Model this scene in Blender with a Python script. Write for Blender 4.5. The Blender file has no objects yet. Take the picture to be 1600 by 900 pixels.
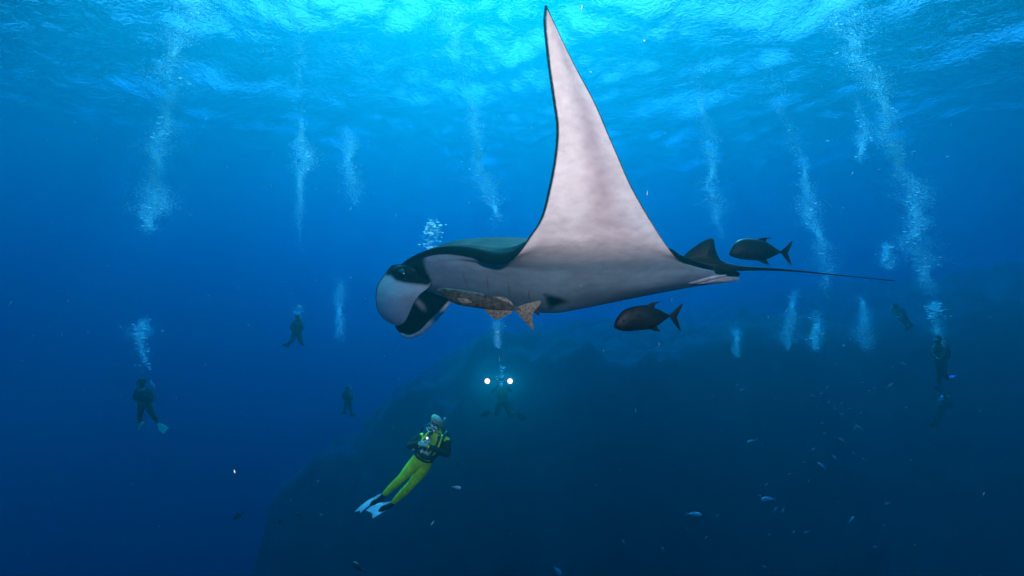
import bpy, bmesh, math, random
import numpy as np
from mathutils import Vector, Matrix, noise
R = math.radians
sc = bpy.context.scene
C = sc.collection
random.seed(7)
rng = np.random.default_rng(7)

# ---------------------------------------------------------------- camera
F = 800.0                       # focal length in photograph pixels (1600 wide)
cam = bpy.data.cameras.new('camera'); camo = bpy.data.objects.new('camera', cam); C.objects.link(camo)
cam.sensor_width = 36; cam.lens = 36 * F / 1600
camo.rotation_euler = (R(90), 0, 0); cam.clip_start = .05; cam.clip_end = 2000
sc.camera = camo

# ---------------------------------------------------------------- world, sun, exposure
SUN_EL, SUN_AZ = 55, -3         # the sun stands ahead of the camera, high over the surface
w = bpy.data.worlds.new('World'); sc.world = w; w.use_nodes = True
nt = w.node_tree
bg = nt.nodes['Background']; bg.inputs['Strength'].default_value = .05
sky = nt.nodes.new('ShaderNodeTexSky'); sky.sky_type = 'NISHITA'; sky.sun_disc = False
sky.sun_elevation = R(SUN_EL); sky.sun_rotation = R(SUN_AZ)
nt.links.new(sky.outputs[0], bg.inputs[0])
sl = bpy.data.lights.new('sun', 'SUN'); sl.energy = 5; sl.angle = R(.5); sl.color = (1, .99, .85)
so = bpy.data.objects.new('sun', sl); C.objects.link(so); so.location = (0, 0, 30)
sd = Vector((math.sin(R(SUN_AZ)) * math.cos(R(SUN_EL)), math.cos(R(SUN_AZ)) * math.cos(R(SUN_EL)), math.sin(R(SUN_EL))))
so.rotation_euler = sd.to_track_quat('Z', 'Y').to_euler()
sc.view_settings.view_transform = 'Standard'; sc.view_settings.look = 'None'
sc.view_settings.exposure = 1.9; sc.view_settings.gamma = 1
cy = sc.cycles
cy.use_denoising = True; cy.max_bounces = 6; cy.volume_bounces = 1; cy.diffuse_bounces = 2
cy.glossy_bounces = 2; cy.transparent_max_bounces = 24; cy.caustics_reflective = False; cy.caustics_refractive = False

# ---------------------------------------------------------------- helpers
def P(px, py, d):
    return Vector(((px - 800) / F * d, d, (450 - py) / F * d))
def tag(o, label=None, cat=None, group=None, kind=None):
    for k, v in (('label', label), ('category', cat), ('group', group), ('kind', kind)):
        if v: o[k] = v
    return o
def link_mesh(name, verts, faces, mat, parent=None, smooth=True):
    me = bpy.data.meshes.new(name); me.from_pydata([tuple(v) for v in verts], [], [tuple(f) for f in faces])
    if smooth: me.polygons.foreach_set('use_smooth', [True] * len(me.polygons))
    me.materials.append(mat); me.update()
    o = bpy.data.objects.new(name, me); C.objects.link(o)
    if parent: o.parent = parent
    return o

# ---------------------------------------------------------------- water, surface, rock
def newmat(name):
    m = bpy.data.materials.new(name); m.use_nodes = True
    return m, m.node_tree, m.node_tree.nodes, m.node_tree.links
SURF = 15.5
# haze: even water volume
m, t, N, L = newmat('water_volume'); N.remove(N['Principled BSDF'])
ss = np.array((.0004, .056, .062)) * .32      # scattering per metre
sa = np.array((.36, .092, .0150)) * .32       # absorption per metre
rho = .5
c = ss / rho; a = (1 - sa / rho / (1 - c)) ** 2
pv = N.new('ShaderNodeVolumePrincipled'); pv.inputs['Density'].default_value = rho
pv.inputs['Color'].default_value = (*c, 1); pv.inputs['Absorption Color'].default_value = (*a, 1)
pv.inputs['Anisotropy'].default_value = .855
L.new(pv.outputs[0], N['Material Output'].inputs['Volume'])
bx = [(x, y, z) for z in (-52, SURF + .9) for x, y in ((-200, -60), (200, -60), (200, 240), (-200, 240))]
hz = link_mesh('haze', bx, [(3, 2, 1, 0), (4, 5, 6, 7), (0, 1, 5, 4), (1, 2, 6, 5), (2, 3, 7, 6), (3, 0, 4, 7)], m, smooth=False)
tag(hz, kind='stuff')

# water surface: real waves
def waves(X, Y):
    Z = np.zeros_like(X); r = np.random.default_rng(3)
    for k in range(70):
        lam = .45 * (14 / .45) ** (r.random() ** 1.2)
        th = R(65) + r.normal(0, .75); kk = 2 * math.pi / lam
        ph = r.random() * 6.283
        amp = .0112 * lam ** .95
        wx = .35 * np.sin(X * .21 + k) + .35 * np.sin(Y * .17 + 2 * k)
        Z += amp * np.sin(kk * (X * math.cos(th) + Y * math.sin(th)) + ph + wx)
    return Z
nx, ny = 640, 620
xs = np.linspace(-1, 1, nx); xs = np.sign(xs) * np.abs(xs) ** 1.6 * 196
ys = -30 + 265 * np.linspace(0, 1, ny) ** 1.5
X, Y = np.meshgrid(xs, ys); Z = SURF + waves(X, Y)
verts = np.stack([X, Y, Z], -1).reshape(-1, 3)
i = np.arange(ny - 1)[:, None] * nx + np.arange(nx - 1)[None]
faces = np.stack([i, i + 1, i + 1 + nx, i + nx], -1).reshape(-1, 4)
me = bpy.data.meshes.new('water_surface'); me.vertices.add(len(verts)); me.vertices.foreach_set('co', verts.ravel())
me.loops.add(faces.size); me.loops.foreach_set('vertex_index', faces.ravel())
me.polygons.add(len(faces)); me.polygons.foreach_set('loop_start', np.arange(0, faces.size, 4))
me.polygons.foreach_set('loop_total', np.full(len(faces), 4)); me.update(calc_edges=True); me.validate()
me.polygons.foreach_set('use_smooth', [True] * len(faces))
m, t, N, L = newmat('water_surface'); N.remove(N['Principled BSDF'])
tc = N.new('ShaderNodeTexCoord'); n1 = N.new('ShaderNodeTexNoise'); n1.inputs['Scale'].default_value = 2.6
n1.inputs['Detail'].default_value = 5; n1.inputs['Distortion'].default_value = 1.2
L.new(tc.outputs['Object'], n1.inputs['Vector'])
bp = N.new('ShaderNodeBump'); bp.inputs['Distance'].default_value = .12; bp.inputs['Strength'].default_value = 1
L.new(n1.outputs[0], bp.inputs['Height'])
fr = N.new('ShaderNodeFresnel'); fr.inputs['IOR'].default_value = 1.33; L.new(bp.outputs[0], fr.inputs['Normal'])
tr = N.new('ShaderNodeBsdfTransparent'); gl = N.new('ShaderNodeBsdfGlossy'); gl.inputs['Roughness'].default_value = .08
L.new(bp.outputs[0], gl.inputs['Normal'])
tl = N.new('ShaderNodeBsdfTranslucent'); tl.inputs[0].default_value = (.9, .95, 1, 1)
mx2 = N.new('ShaderNodeMixShader'); mx2.inputs[0].default_value = .27
L.new(tr.outputs[0], mx2.inputs[1]); L.new(tl.outputs[0], mx2.inputs[2])
mx = N.new('ShaderNodeMixShader'); L.new(fr.outputs[0], mx.inputs[0]); L.new(mx2.outputs[0], mx.inputs[1]); L.new(gl.outputs[0], mx.inputs[2])
L.new(mx.outputs[0], N['Material Output'].inputs['Surface'])
me.materials.append(m)
ws = bpy.data.objects.new('water_surface', me); C.objects.link(ws); tag(ws, kind='structure')

# rock wall and seabed
m, t, N, L = newmat('reef_rock'); b = N['Principled BSDF']
tc = N.new('ShaderNodeTexCoord'); n1 = N.new('ShaderNodeTexNoise'); n1.inputs['Scale'].default_value = .6; n1.inputs['Detail'].default_value = 8
L.new(tc.outputs['Object'], n1.inputs['Vector']); cr = N.new('ShaderNodeValToRGB'); L.new(n1.outputs[0], cr.inputs[0])
cr.color_ramp.elements[0].position = .3; cr.color_ramp.elements[1].position = .72
cr.color_ramp.elements[0].color = (.006, .007, .007, 1); cr.color_ramp.elements[1].color = (.05, .055, .05, 1)
L.new(cr.outputs[0], b.inputs['Base Color']); b.inputs['Roughness'].default_value = .95
MROCK = m
nx, ny = 260, 200
V = []
for j in range(ny):
    for i_ in range(nx):
        x = -190 + 380 * i_ / (nx - 1); u = j / (ny - 1); y = -55 + 290 * u
        V.append((x, y, -47 + 2.2 * noise.fractal(Vector((x * .06, y * .06, 3)), 1, 2, 4)))
Fc = [(j * nx + i_, j * nx + i_ + 1, (j + 1) * nx + i_ + 1, (j + 1) * nx + i_) for j in range(ny - 1) for i_ in range(nx - 1)]
tag(link_mesh('seabed', V, Fc, MROCK), kind='structure')
# rocky pinnacle: a height field with steep flanks, behind the divers
def smooth(a, b, x):
    t = min(1, max(0, (x - a) / (b - a))); return t * t * (3 - 2 * t)
def rock_h(x, y):
    n = noise.fractal(Vector((x * .09, y * .09, 1.7)), 1, 2, 6)
    n2 = noise.fractal(Vector((x * .35, y * .35, 5.2)), .9, 2.1, 5)
    edge = smooth(28 + 2 * n, 38 + 3 * n, y) * (.89 * smooth(-22 + 2 * n + .9 * n2, -16.5 + 1.5 * n, x) + .11 * smooth(-11 + 3 * n, -3 + 3 * n, x))
    top = -4.6 + .05 * x - 4.5 * (1 - smooth(-18, -7, x)) + 4 * smooth(26, 48, x) - .05 * (y - 30)
    z = -48 + (top + 48) * edge ** .9 + 1.8 * n + 1.5 * n2 * (edge > .02)
    return round(z * 1.3) / 1.3 * .35 + z * .65
nx, ny = 330, 230; V = []
for j in range(ny):
    for i_ in range(nx):
        x = -36 + 150 * (i_ / (nx - 1)) ** 1.1; y = 23 + 90 * (j / (ny - 1)) ** 1.3
        V.append((x, y, rock_h(x, y)))
Fc = [(j * nx + i_, j * nx + i_ + 1, (j + 1) * nx + i_ + 1, (j + 1) * nx + i_) for j in range(ny - 1) for i_ in range(nx - 1)]
tag(link_mesh('rock_reef', V, Fc, MROCK), kind='structure')

# ================================================================ manta ray
def srgb(r, g, b):
    f = lambda v: (v / 255) ** 2.2
    return (f(r), f(g), f(b))
def cr_spline(pts, n):
    """Catmull-Rom resample of an (k,d) array to n points, even in arc length"""
    p = np.asarray(pts, float); k = len(p)
    if k == 2: return p[0] + (p[1] - p[0]) * np.linspace(0, 1, n)[:, None]
    e = np.vstack([2 * p[0] - p[1], p, 2 * p[-1] - p[-2]])
    d = np.r_[0, np.cumsum(np.linalg.norm(np.diff(p, axis=0), axis=1))]
    if d[-1] < 1e-9: return np.repeat(p[:1], n, 0)
    t = np.interp(np.linspace(0, d[-1], n), d, np.arange(k)); i = np.minimum(t.astype(int), k - 2); f = (t - i)[:, None]
    a, b, c, q = e[i], e[i + 1], e[i + 2], e[i + 3]
    return .5 * (2 * b + (c - a) * f + (2 * a - 5 * b + 4 * c - q) * f ** 2 + (3 * b - a - 3 * c + q) * f ** 3)
PSI = R(13)
O = P(900, 430, 4.75)
fw = Vector((-math.cos(PSI), math.sin(PSI), 0)); nl = Vector((-math.sin(PSI), -math.cos(PSI), 0))
def M3(px, py, l):
    """manta frame (forward, near side, up) of the point seen at px,py on the plane l metres to the near side"""
    d = Vector(((px - 800) / F, 1, (450 - py) / F)); s = (O + nl * l).dot(nl) / d.dot(nl)
    p = d * s - O
    return (p.dot(fw), l, p.z)
rows = [   # under-side, belly midline to wing tip
 [(640,440,0),(668,455,0),(700,466,0),(760,480,0),(853,489,0),(900,484,0),(1000,464,0),(1069,451,0),(1148,438,0)],
 [(632,440,.13),(664,449,.14),(700,458,.16),(760,470,.19),(853,479,.22),(900,474,.22),(1000,458,.2),(1069,446,.14),(1147,436,.05)],
 [(624,436,.24),(662,440,.27),(700,444,.33),(760,455,.40),(853,462,.43),(900,458,.42),(1000,450,.36),(1069,441,.24),(1145,434,.09)],
 [(620,430,.30),(664,424,.34),(700,424,.43),(770,437,.52),(860,444,.54),(960,442,.47),(1069,434,.30),(1140,430,.11)],
 [(618,424,.31),(640,420,.33),(680,418,.42),(730,424,.55),(800,431,.59),(860,434,.59),(960,432,.53),(1069,428,.35),(1130,425,.14)],
 [(650,406,.36),(680,408,.45),(720,414,.56),(770,424,.62),(860,428,.635),(960,426,.57),(1069,423,.33),(1122,424,.18)],
 [(690,397,.50),(720,402,.57),(770,416,.65),(860,424,.66),(960,422,.6),(1060,419,.39),(1112,422,.2)],
 [(735,402,.66),(760,414,.67),(800,420,.68),(880,421,.68),(960,419,.62),(1050,415,.44),(1105,421,.22)],
 [(756,411,.76),(780,415,.76),(830,410,.78),(900,408,.78),(980,405,.68),(1040,402,.52),(1080,415,.34)],
 [(787,413,.90),(830,398,.91),(900,392,.90),(980,388,.80),(1060,406,.50)],
 [(806,400,.99),(850,385,.99),(910,378,.96),(980,374,.86),(1049,394,.60)],
 [(826,371,1.06),(870,362,1.04),(930,356,.98),(985,355,.88),(1033,371,.70)],
 [(845,340,1.12),(890,334,1.09),(940,330,1.02),(1010,333,.82)],
 [(858,290,1.19),(895,288,1.16),(940,286,1.08),(986,290,.93)],
 [(866,245,1.24),(895,243,1.22),(930,242,1.14),(967,247,1.02)],
 [(869,200,1.30),(892,200,1.28),(920,200,1.2),(948,203,1.10)],
 [(864,160,1.36),(884,158,1.35),(905,158,1.28),(929,159,1.19)],
 [(857,112,1.44),(871,110,1.42),(886,108,1.38),(901,107,1.30)],
 [(851,61,1.55),(860,60,1.55),(869,61,1.52),(880,65,1.46)],
 [(849,30,1.64),(853,29,1.64),(858,30,1.63),(865,33,1.60)],
 [(851,9,1.70),(852,9,1.70),(853,10,1.70),(855,11,1.70)]]
NU, NV = 96, 150
low = np.array([cr_spline([M3(*p) for p in r], NU) for r in rows])            # rows x NU x 3
S = np.array([cr_spline(low[:, j], NV) for j in range(NU)]).transpose(1, 0, 2)  # NV x NU x 3
# even row spacing driven by the mid chord so that rows stay rows
dm = np.r_[0, np.cumsum(np.linalg.norm(np.diff(low[:, NU // 2], axis=0), axis=1))]
tv = np.interp(np.linspace(0, dm[-1], NV), dm, np.arange(len(rows)))
def row_interp(G, t):
    k = len(G); e = np.concatenate([[2 * G[0] - G[1]], G, [2 * G[-1] - G[-2]]])
    i = np.minimum(t.astype(int), k - 2); f = (t - i)[:, None, None]
    a, b, c, q = e[i], e[i + 1], e[i + 2], e[i + 3]
    return .5 * (2 * b + (c - a) * f + (2 * a - 5 * b + 4 * c - q) * f ** 2 + (3 * b - a - 3 * c + q) * f ** 3)
S = row_interp(low, tv)
uu_ = np.linspace(0, 1, NU)
# round off the creases between the belly and the wing root
_m = (1 / (1 + np.exp((tv - 9.3) / .35)) * 1 / (1 + np.exp(-(tv - 1.2) / .4)))[:, None, None] * np.clip(uu_ / .05, 0, 1)[None, :, None] * np.clip((1 - uu_) / .05, 0, 1)[None, :, None]
for _ in range(60):
    A_ = S.copy(); A_[1:-1] = .5 * S[1:-1] + .25 * (S[2:] + S[:-2]); S = S * (1 - _m) + A_ * _m
# upper side: dorsal midline blended out to the wing, then the wing's own thickness
dors = cr_spline([M3(*p) for p in [(640,440,0),(618,428,0),(626,409,0),(658,395,0),(707,378,0),(743,373,0),(790,371,0),(850,374,0),(930,382,0),(1000,392,0),(1060,404,0),(1110,413,0),(1150,421,0)]], 60)
uu = np.linspace(0, 1, NU)
TH = np.zeros_like(S)
nrm = np.cross(np.gradient(S, axis=1), np.gradient(S, axis=0)); nrm /= np.linalg.norm(nrm, axis=2, keepdims=True) + 1e-9
ref = S - S[:, NU // 2:NU // 2 + 1]     # point normals to the upper side: (back edge of wing is far/up)
U = S.copy()
IW = int(np.searchsorted(tv, 9.0))      # from this row outward the wing is a thin foil
for i in range(NV):
    th = .17 * (4 * np.clip(uu * (1 - uu), 0, 1)) ** .6 * np.clip(1 - (tv[i] - 9) / 12.2, .02, 1) ** 1.3
    n = nrm[i].copy()
    k_ = min(1, max(0, (tv[i] - 8) / 3)); rf = np.array([0, -.4 - .6 * k_, 1 - .8 * k_])
    n[(n @ rf) < 0] *= -1
    U[i] = S[i] + n * th[:, None]
root = U[IW]
dm_ = cr_spline([tuple(p) for p in dors], NU)
rt = U[IW] - S[IW]
o_ = np.argsort(dors[:, 0]); Hd = lambda a_: np.interp(a_, dors[o_, 0], dors[o_, 2])
tap = (1 - np.exp(-uu / .02)) * (1 - np.exp(-(1 - uu) / .03))
for i in range(IW):
    f = min(1, max(0, (S[i, :, 1].max() - .05) / (S[IW, :, 1].max() - .05)))
    g_ = (1 - f ** 1.6) * tap
    U[i] = S[i] + rt * f
    U[i, :, 2] = U[i, :, 2] * (1 - g_) + np.maximum(Hd(S[i, :, 0]), S[i, :, 2]) * g_
def halves(side):
    s = np.array([1, side, 1.0])
    return (S * s).reshape(-1, 3), (U * s).reshape(-1, 3)
def poly_dist(x, y, P_):
    """signed distance to a polygon, positive inside"""
    ins = False; best = 1e9
    for (x0, y0), (x1, y1) in zip(P_, P_[1:] + P_[:1]):
        if (y0 > y) != (y1 > y) and x < (x1 - x0) * (y - y0) / (y1 - y0) + x0: ins = not ins
        t = max(0, min(1, ((x - x0) * (x1 - x0) + (y - y0) * (y1 - y0)) / ((x1 - x0) ** 2 + (y1 - y0) ** 2 + 1e-12)))
        best = min(best, math.hypot(x - x0 - t * (x1 - x0), y - y0 - t * (y1 - y0)))
    return best if ins else -best
def side_poly(pts, l): return [(M3(px, py, l)[0], M3(px, py, l)[2]) for px, py in pts]
HEADP = side_poly([(585,380),(600,430),(610,431),(620,438),(634,442),(650,444),(664,446),(670,438),(666,424),(667,408),(671,398),(684,390),(684,380)], .36)
SPOTP = side_poly([(852,460),(853,484),(862,479),(884,472),(872,465)], .40)
def pigment(p, l_lim=9):
    """dark eye patch and dark belly spot of the animal's own colouring"""
    k = 1.0
    d = poly_dist(p[0], p[2], HEADP); k = min(k, max(0, .5 - d / .035))
    d = poly_dist(p[0], p[2], SPOTP)
    if p[1] > .1 or p[1] < -.1: k = min(k, max(0, min(1, .4 - d / .05)))
    return k
bm = bmesh.new()
lay = bm.verts.layers.float_color.new('tone')
# tone.r: 1 = pale belly skin, 0 = dark back skin
for side in (1, -1):
    lo, up = halves(side)
    gl = np.empty((NV, NU), object); gu = np.empty((NV, NU), object)
    for i in range(NV):
        for j in range(NU):
            u = j / (NU - 1); t_ = tv[i]
            chord = np.linalg.norm(S[i, 0] - S[i, -1]) + 1e-6
            dl = np.linalg.norm(S[i, j] - S[i, 0]); dt = np.linalg.norm(S[i, j] - S[i, -1])
            pale = 1.0
            if t_ > 7.3: pale = min(1, max(0, (dl - .014) / .012))
            if t_ > 8: pale = min(pale, max(0, (dt - .006) / .008))
            if t_ < 9: pale = min(pale, pigment(S[i, j]))
            if j in (0, NU - 1): pale = 0
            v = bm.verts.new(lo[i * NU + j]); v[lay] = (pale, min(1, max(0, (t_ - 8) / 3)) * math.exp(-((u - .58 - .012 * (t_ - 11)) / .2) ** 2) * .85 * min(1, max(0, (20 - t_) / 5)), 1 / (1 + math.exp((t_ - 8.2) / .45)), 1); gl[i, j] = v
            v = bm.verts.new(up[i * NU + j]); v[lay] = (0, 0, 0, 1); gu[i, j] = v
    for i in range(NV - 1):
        for j in range(NU - 1):
            q = [gl[i, j], gl[i, j + 1], gl[i + 1, j + 1], gl[i + 1, j]]
            r = [gu[i, j], gu[i + 1, j], gu[i + 1, j + 1], gu[i, j + 1]]
            if side < 0: q.reverse(); r.reverse()
            bm.faces.new(q); bm.faces.new(r)
bmesh.ops.remove_doubles(bm, verts=bm.verts, dist=.0012)
bmesh.ops.recalc_face_normals(bm, faces=bm.faces)
me = bpy.data.meshes.new('body'); bm.to_mesh(me); bm.free()
me.polygons.foreach_set('use_smooth', [True] * len(me.polygons))

m, t, N, L = newmat('manta_skin'); b = N['Principled BSDF']
at = N.new('ShaderNodeAttribute'); at.attribute_name = 'tone'
sp = N.new('ShaderNodeSeparateColor'); L.new(at.outputs['Color'], sp.inputs[0])
tc = N.new('ShaderNodeTexCoord')
n1 = N.new('ShaderNodeTexNoise'); n1.inputs['Scale'].default_value = 2.2; n1.inputs['Detail'].default_value = 6; n1.inputs['Roughness'].default_value = .6
n2 = N.new('ShaderNodeTexNoise'); n2.inputs['Scale'].default_value = 60; n2.inputs['Detail'].default_value = 6
mp = N.new('ShaderNodeMapping'); mp.inputs['Scale'].default_value = (1, 1.4, 2.2); mp.inputs['Rotation'].default_value = (0, R(35), 0)
L.new(tc.outputs['Object'], n1.inputs['Vector']); L.new(tc.outputs['Object'], mp.inputs[0]); 
n3 = N.new('ShaderNodeTexNoise'); n3.inputs['Scale'].default_value = 9; n3.inputs['Detail'].default_value = 5; L.new(mp.outputs[0], n3.inputs['Vector'])
L.new(tc.outputs['Object'], n2.inputs['Vector'])
rp = N.new('ShaderNodeValToRGB'); L.new(n1.outputs[0], rp.inputs[0])
rp.color_ramp.elements[0].position = .35; rp.color_ramp.elements[0].color = (.66, .58, .56, 1)
rp.color_ramp.elements[1].position = .68; rp.color_ramp.elements[1].color = (.82, .75, .71, 1)
rp2 = N.new('ShaderNodeValToRGB'); L.new(n3.outputs[0], rp2.inputs[0])
rp2.color_ramp.elements[0].position = .3; rp2.color_ramp.elements[0].color = (.8, .76, .78, 1)
rp2.color_ramp.elements[1].position = .62; rp2.color_ramp.elements[1].color = (1, 1, 1, 1)
mu = N.new('ShaderNodeMix'); mu.data_type = 'RGBA'; mu.blend_type = 'MULTIPLY'; mu.inputs[0].default_value = .8
L.new(rp.outputs[0], mu.inputs[6]); L.new(rp2.outputs[0], mu.inputs[7])
mk = N.new('ShaderNodeMix'); mk.data_type = 'RGBA'; mk.inputs[6].default_value = (.003, .006, .0055, 1)
sx = N.new('ShaderNodeMapRange'); sx.inputs[3].default_value = .05; sx.inputs[4].default_value = .14; L.new(sp.outputs[0], sx.inputs[0]); L.new(sx.outputs[0], b.inputs['Specular IOR Level'])
ed = N.new('ShaderNodeMath'); ed.operation = 'MULTIPLY_ADD'; ed.inputs[1].default_value = 1.3; L.new(sp.outputs[0], ed.inputs[0])
e2 = N.new('ShaderNodeMath'); e2.operation = 'MULTIPLY_ADD'; e2.inputs[1].default_value = .5; e2.inputs[2].default_value = -.4
L.new(n2.outputs[0], e2.inputs[0]); L.new(e2.outputs[0], ed.inputs[2]); ed.use_clamp = True
mv = N.new('ShaderNodeMix'); mv.data_type = 'RGBA'; mv.blend_type = 'MULTIPLY'; mv.inputs[7].default_value = (.60, .52, .56, 1)  # shading of the wing's curve, painted in as a mauve mid-wing band
mg = N.new('ShaderNodeMix'); mg.data_type = 'RGBA'; mg.blend_type = 'MULTIPLY'; mg.inputs[7].default_value = (.33, .50, .60, 1)  # bluish shade below the wing fold, painted into the belly colour
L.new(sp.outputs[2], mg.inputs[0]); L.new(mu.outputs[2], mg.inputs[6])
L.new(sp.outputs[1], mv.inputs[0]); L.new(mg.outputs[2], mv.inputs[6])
L.new(ed.outputs[0], mk.inputs[0]); L.new(mv.outputs[2], mk.inputs[7])
L.new(mk.outputs[2], b.inputs['Base Color']); b.inputs['Roughness'].default_value = .62; b.inputs['Specular IOR Level'].default_value = .12
bp = N.new('ShaderNodeBump'); bp.inputs['Strength'].default_value = .4; bp.inputs['Distance'].default_value = .012
L.new(n2.outputs[0], bp.inputs['Height']); L.new(bp.outputs[0], b.inputs['Normal'])
MSKIN = m
def flat(name, col, rough=.6, spec=.3, metal=0, noise_amt=.25, scale=20, emit=None, es=0):
    m, t, N, L = newmat(name); b = N['Principled BSDF']
    tc = N.new('ShaderNodeTexCoord'); n = N.new('ShaderNodeTexNoise'); n.inputs['Scale'].default_value = scale; n.inputs['Detail'].default_value = 5
    L.new(tc.outputs['Object'], n.inputs['Vector']); r = N.new('ShaderNodeValToRGB'); L.new(n.outputs[0], r.inputs[0])
    r.color_ramp.elements[0].position = .3; r.color_ramp.elements[1].position = .7
    r.color_ramp.elements[0].color = (*[v * (1 - noise_amt) for v in col], 1)
    r.color_ramp.elements[1].color = (*[min(1, v * (1 + noise_amt)) for v in col], 1)
    L.new(r.outputs[0], b.inputs['Base Color']); b.inputs['Roughness'].default_value = rough
    b.inputs['Specular IOR Level'].default_value = spec; b.inputs['Metallic'].default_value = metal
    bp = N.new('ShaderNodeBump'); bp.inputs['Strength'].default_value = .5; bp.inputs['Distance'].default_value = .012
    n.inputs['Distortion'].default_value = .4; L.new(n.outputs[0], bp.inputs['Height']); L.new(bp.outputs[0], b.inputs['Normal'])
    if emit: b.inputs['Emission Color'].default_value = (*emit, 1); b.inputs['Emission Strength'].default_value = es
    return m
MDARK = flat('manta_dark_skin', (.006, .010, .010), .5, .2)
MPALE = flat('manta_pale_skin', (.6, .56, .55), .5)
MBLACK = flat('black_hollow', (.004, .005, .005), .8)

manta = bpy.data.objects.new('manta_ray', None); C.objects.link(manta)
manta.matrix_world = Matrix(((fw.x, nl.x, 0, O.x), (fw.y, nl.y, 0, O.y), (fw.z, nl.z, 1, O.z), (0, 0, 0, 1)))
tag(manta, 'huge manta ray with a dark back and one pale wing raised high towards the surface', 'manta ray')
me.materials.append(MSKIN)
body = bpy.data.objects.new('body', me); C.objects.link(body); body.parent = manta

def sheet(name, A, B, mats, parent, bow=0.0, n=40, k=14, thick=.012, rim=None, tonef=None):
    """thick curved sheet between the edges A and B (lists of manta-frame points); mats = outer, inner, rim"""
    a = cr_spline(A, n); b = cr_spline(B, n); V = []; Fs = []; mi = []
    n_ = np.array([0, 1.0, 0])
    g = []
    for off in (0, 1):
        for i in range(n):
            for j in range(k):
                f = j / (k - 1); p = a[i] * (1 - f) + b[i] * f + n_ * bow * math.sin(math.pi * f) * math.sin(math.pi * min(1, .15 + i / (n - 1) * .85))
                V.append(p - n_ * thick * off * (.25 + .75 * math.sin(math.pi * f)))
    for off in (0, 1):
        for i in range(n - 1):
            for j in range(k - 1):
                o = off * n * k; q = [o + i * k + j, o + i * k + j + 1, o + (i + 1) * k + j + 1, o + (i + 1) * k + j]
                if off: q.reverse()
                Fs.append(q); e = (j < 1 or j > k - 3) if rim else False
                mi.append(off)
    T = n * k
    loop = [i * k for i in range(n)] + [(n - 1) * k + j for j in range(1, k)] + [i * k + k - 1 for i in range(n - 2, -1, -1)] + [j for j in range(k - 2, 0, -1)]
    for x, y in zip(loop, loop[1:] + loop[:1]): Fs.append([y, x, x + T, y + T]); mi.append(2)
    bm = bmesh.new(); ly = bm.verts.layers.float_color.new('tone'); vs = [bm.verts.new(v) for v in V]
    for q_, v in enumerate(vs):
        j_ = q_ % k; e_ = 0 if (rim and j_ < 1) else (.45 if rim and j_ == 1 else 1)
        v[ly] = (min(e_, pigment(v.co)) if rim else (tonef(v.co) if tonef else 1), 0, .65, 1)  # blue channel: lobes take the belly's painted shade too
    for q, mm in zip(Fs, mi):
        try: f = bm.faces.new([vs[x] for x in q]); f.material_index = mm; f.smooth = True
        except ValueError: pass
    bmesh.ops.recalc_face_normals(bm, faces=bm.faces)
    me = bpy.data.meshes.new(name); bm.to_mesh(me); bm.free()
    for x in mats: me.materials.append(x)
    o = bpy.data.objects.new(name, me); C.objects.link(o); o.parent = parent
    return o
def tube(pts, rad, ns=8, squash=1.0, cap=True):
    """verts, faces of a tapering tube through pts"""
    pts = [Vector(p) for p in pts]; V = []; Fs = []
    up = Vector((0, 0, 1))
    for i, p in enumerate(pts):
        d = (pts[min(i + 1, len(pts) - 1)] - pts[max(i - 1, 0)]).normalized()
        s = d.cross(up); s = s.normalized() if s.length > .05 else Vector((1, 0, 0)); u = s.cross(d)
        r = rad[i] if hasattr(rad, '__len__') else rad
        for k in range(ns):
            a = 2 * math.pi * k / ns; V.append(p + s * math.cos(a) * r + u * math.sin(a) * r * squash)
    for i in range(len(pts) - 1):
        for k in range(ns):
            Fs.append((i * ns + k, i * ns + (k + 1) % ns, (i + 1) * ns + (k + 1) % ns, (i + 1) * ns + k))
    if cap: Fs += [tuple(range(ns - 1, -1, -1)), tuple((len(pts) - 1) * ns + k for k in range(ns))]
    return V, Fs

# near cephalic lobe: broad pale paddle with a dark front rim
A = [M3(612,414,.26), M3(602,427,.30), M3(590,445,.36), M3(587,462,.40), M3(589,482,.43), M3(598,497,.44), M3(610,505,.43), M3(621,509,.42)]
B = [M3(676,410,.22), M3(678,430,.23), M3(670,448,.28), M3(656,460,.36), M3(646,474,.39), M3(638,492,.41), M3(631,504,.42), M3(622,509,.42)]
sheet('cephalic_lobe', A, B, [MSKIN, MDARK, MDARK], manta, bow=.1, thick=.03, n=60, k=40, rim=True)
# far cephalic lobe: dark inner face, pale lower rim
A = [M3(650,440,-.18), M3(650,465,-.2), M3(640,480,-.22), M3(625,496,-.26), M3(618,510,-.28), M3(625,520,-.28), M3(638,527,-.26)]
B = [M3(700,455,-.2), M3(704,470,-.22), M3(697,480,-.22), M3(687,489,-.22), M3(672,504,-.24), M3(658,520,-.25), M3(640,527,-.26)]
pc = M3(654, 476, -.2)
fl = sheet('cephalic_lobe', A, B, [MSKIN, MDARK, MDARK], manta, bow=-.06, thick=.02, n=60, k=30, tonef=lambda p: .95 * math.exp(-(((p[0] - pc[0]) * .85 - (p[2] - pc[2]) * .5) / .035) ** 2 - (((p[2] - pc[2]) * .85 + (p[0] - pc[0]) * .5) / .085) ** 2))  # tonef paints a highlight into the inner face as a paler patch
rm = cr_spline([M3(704,469,-.2), M3(688,489,-.2), M3(672,505,-.22), M3(658,519,-.24), M3(640,526,-.25), M3(626,521,-.26)], 24)
v, f = tube(rm, [.006 + .022 * math.sin(math.pi * min(1, .15 + i / 23 * .8)) for i in range(24)], 8)
link_mesh('lobe_rim', v, f, MPALE, fl)
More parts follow.
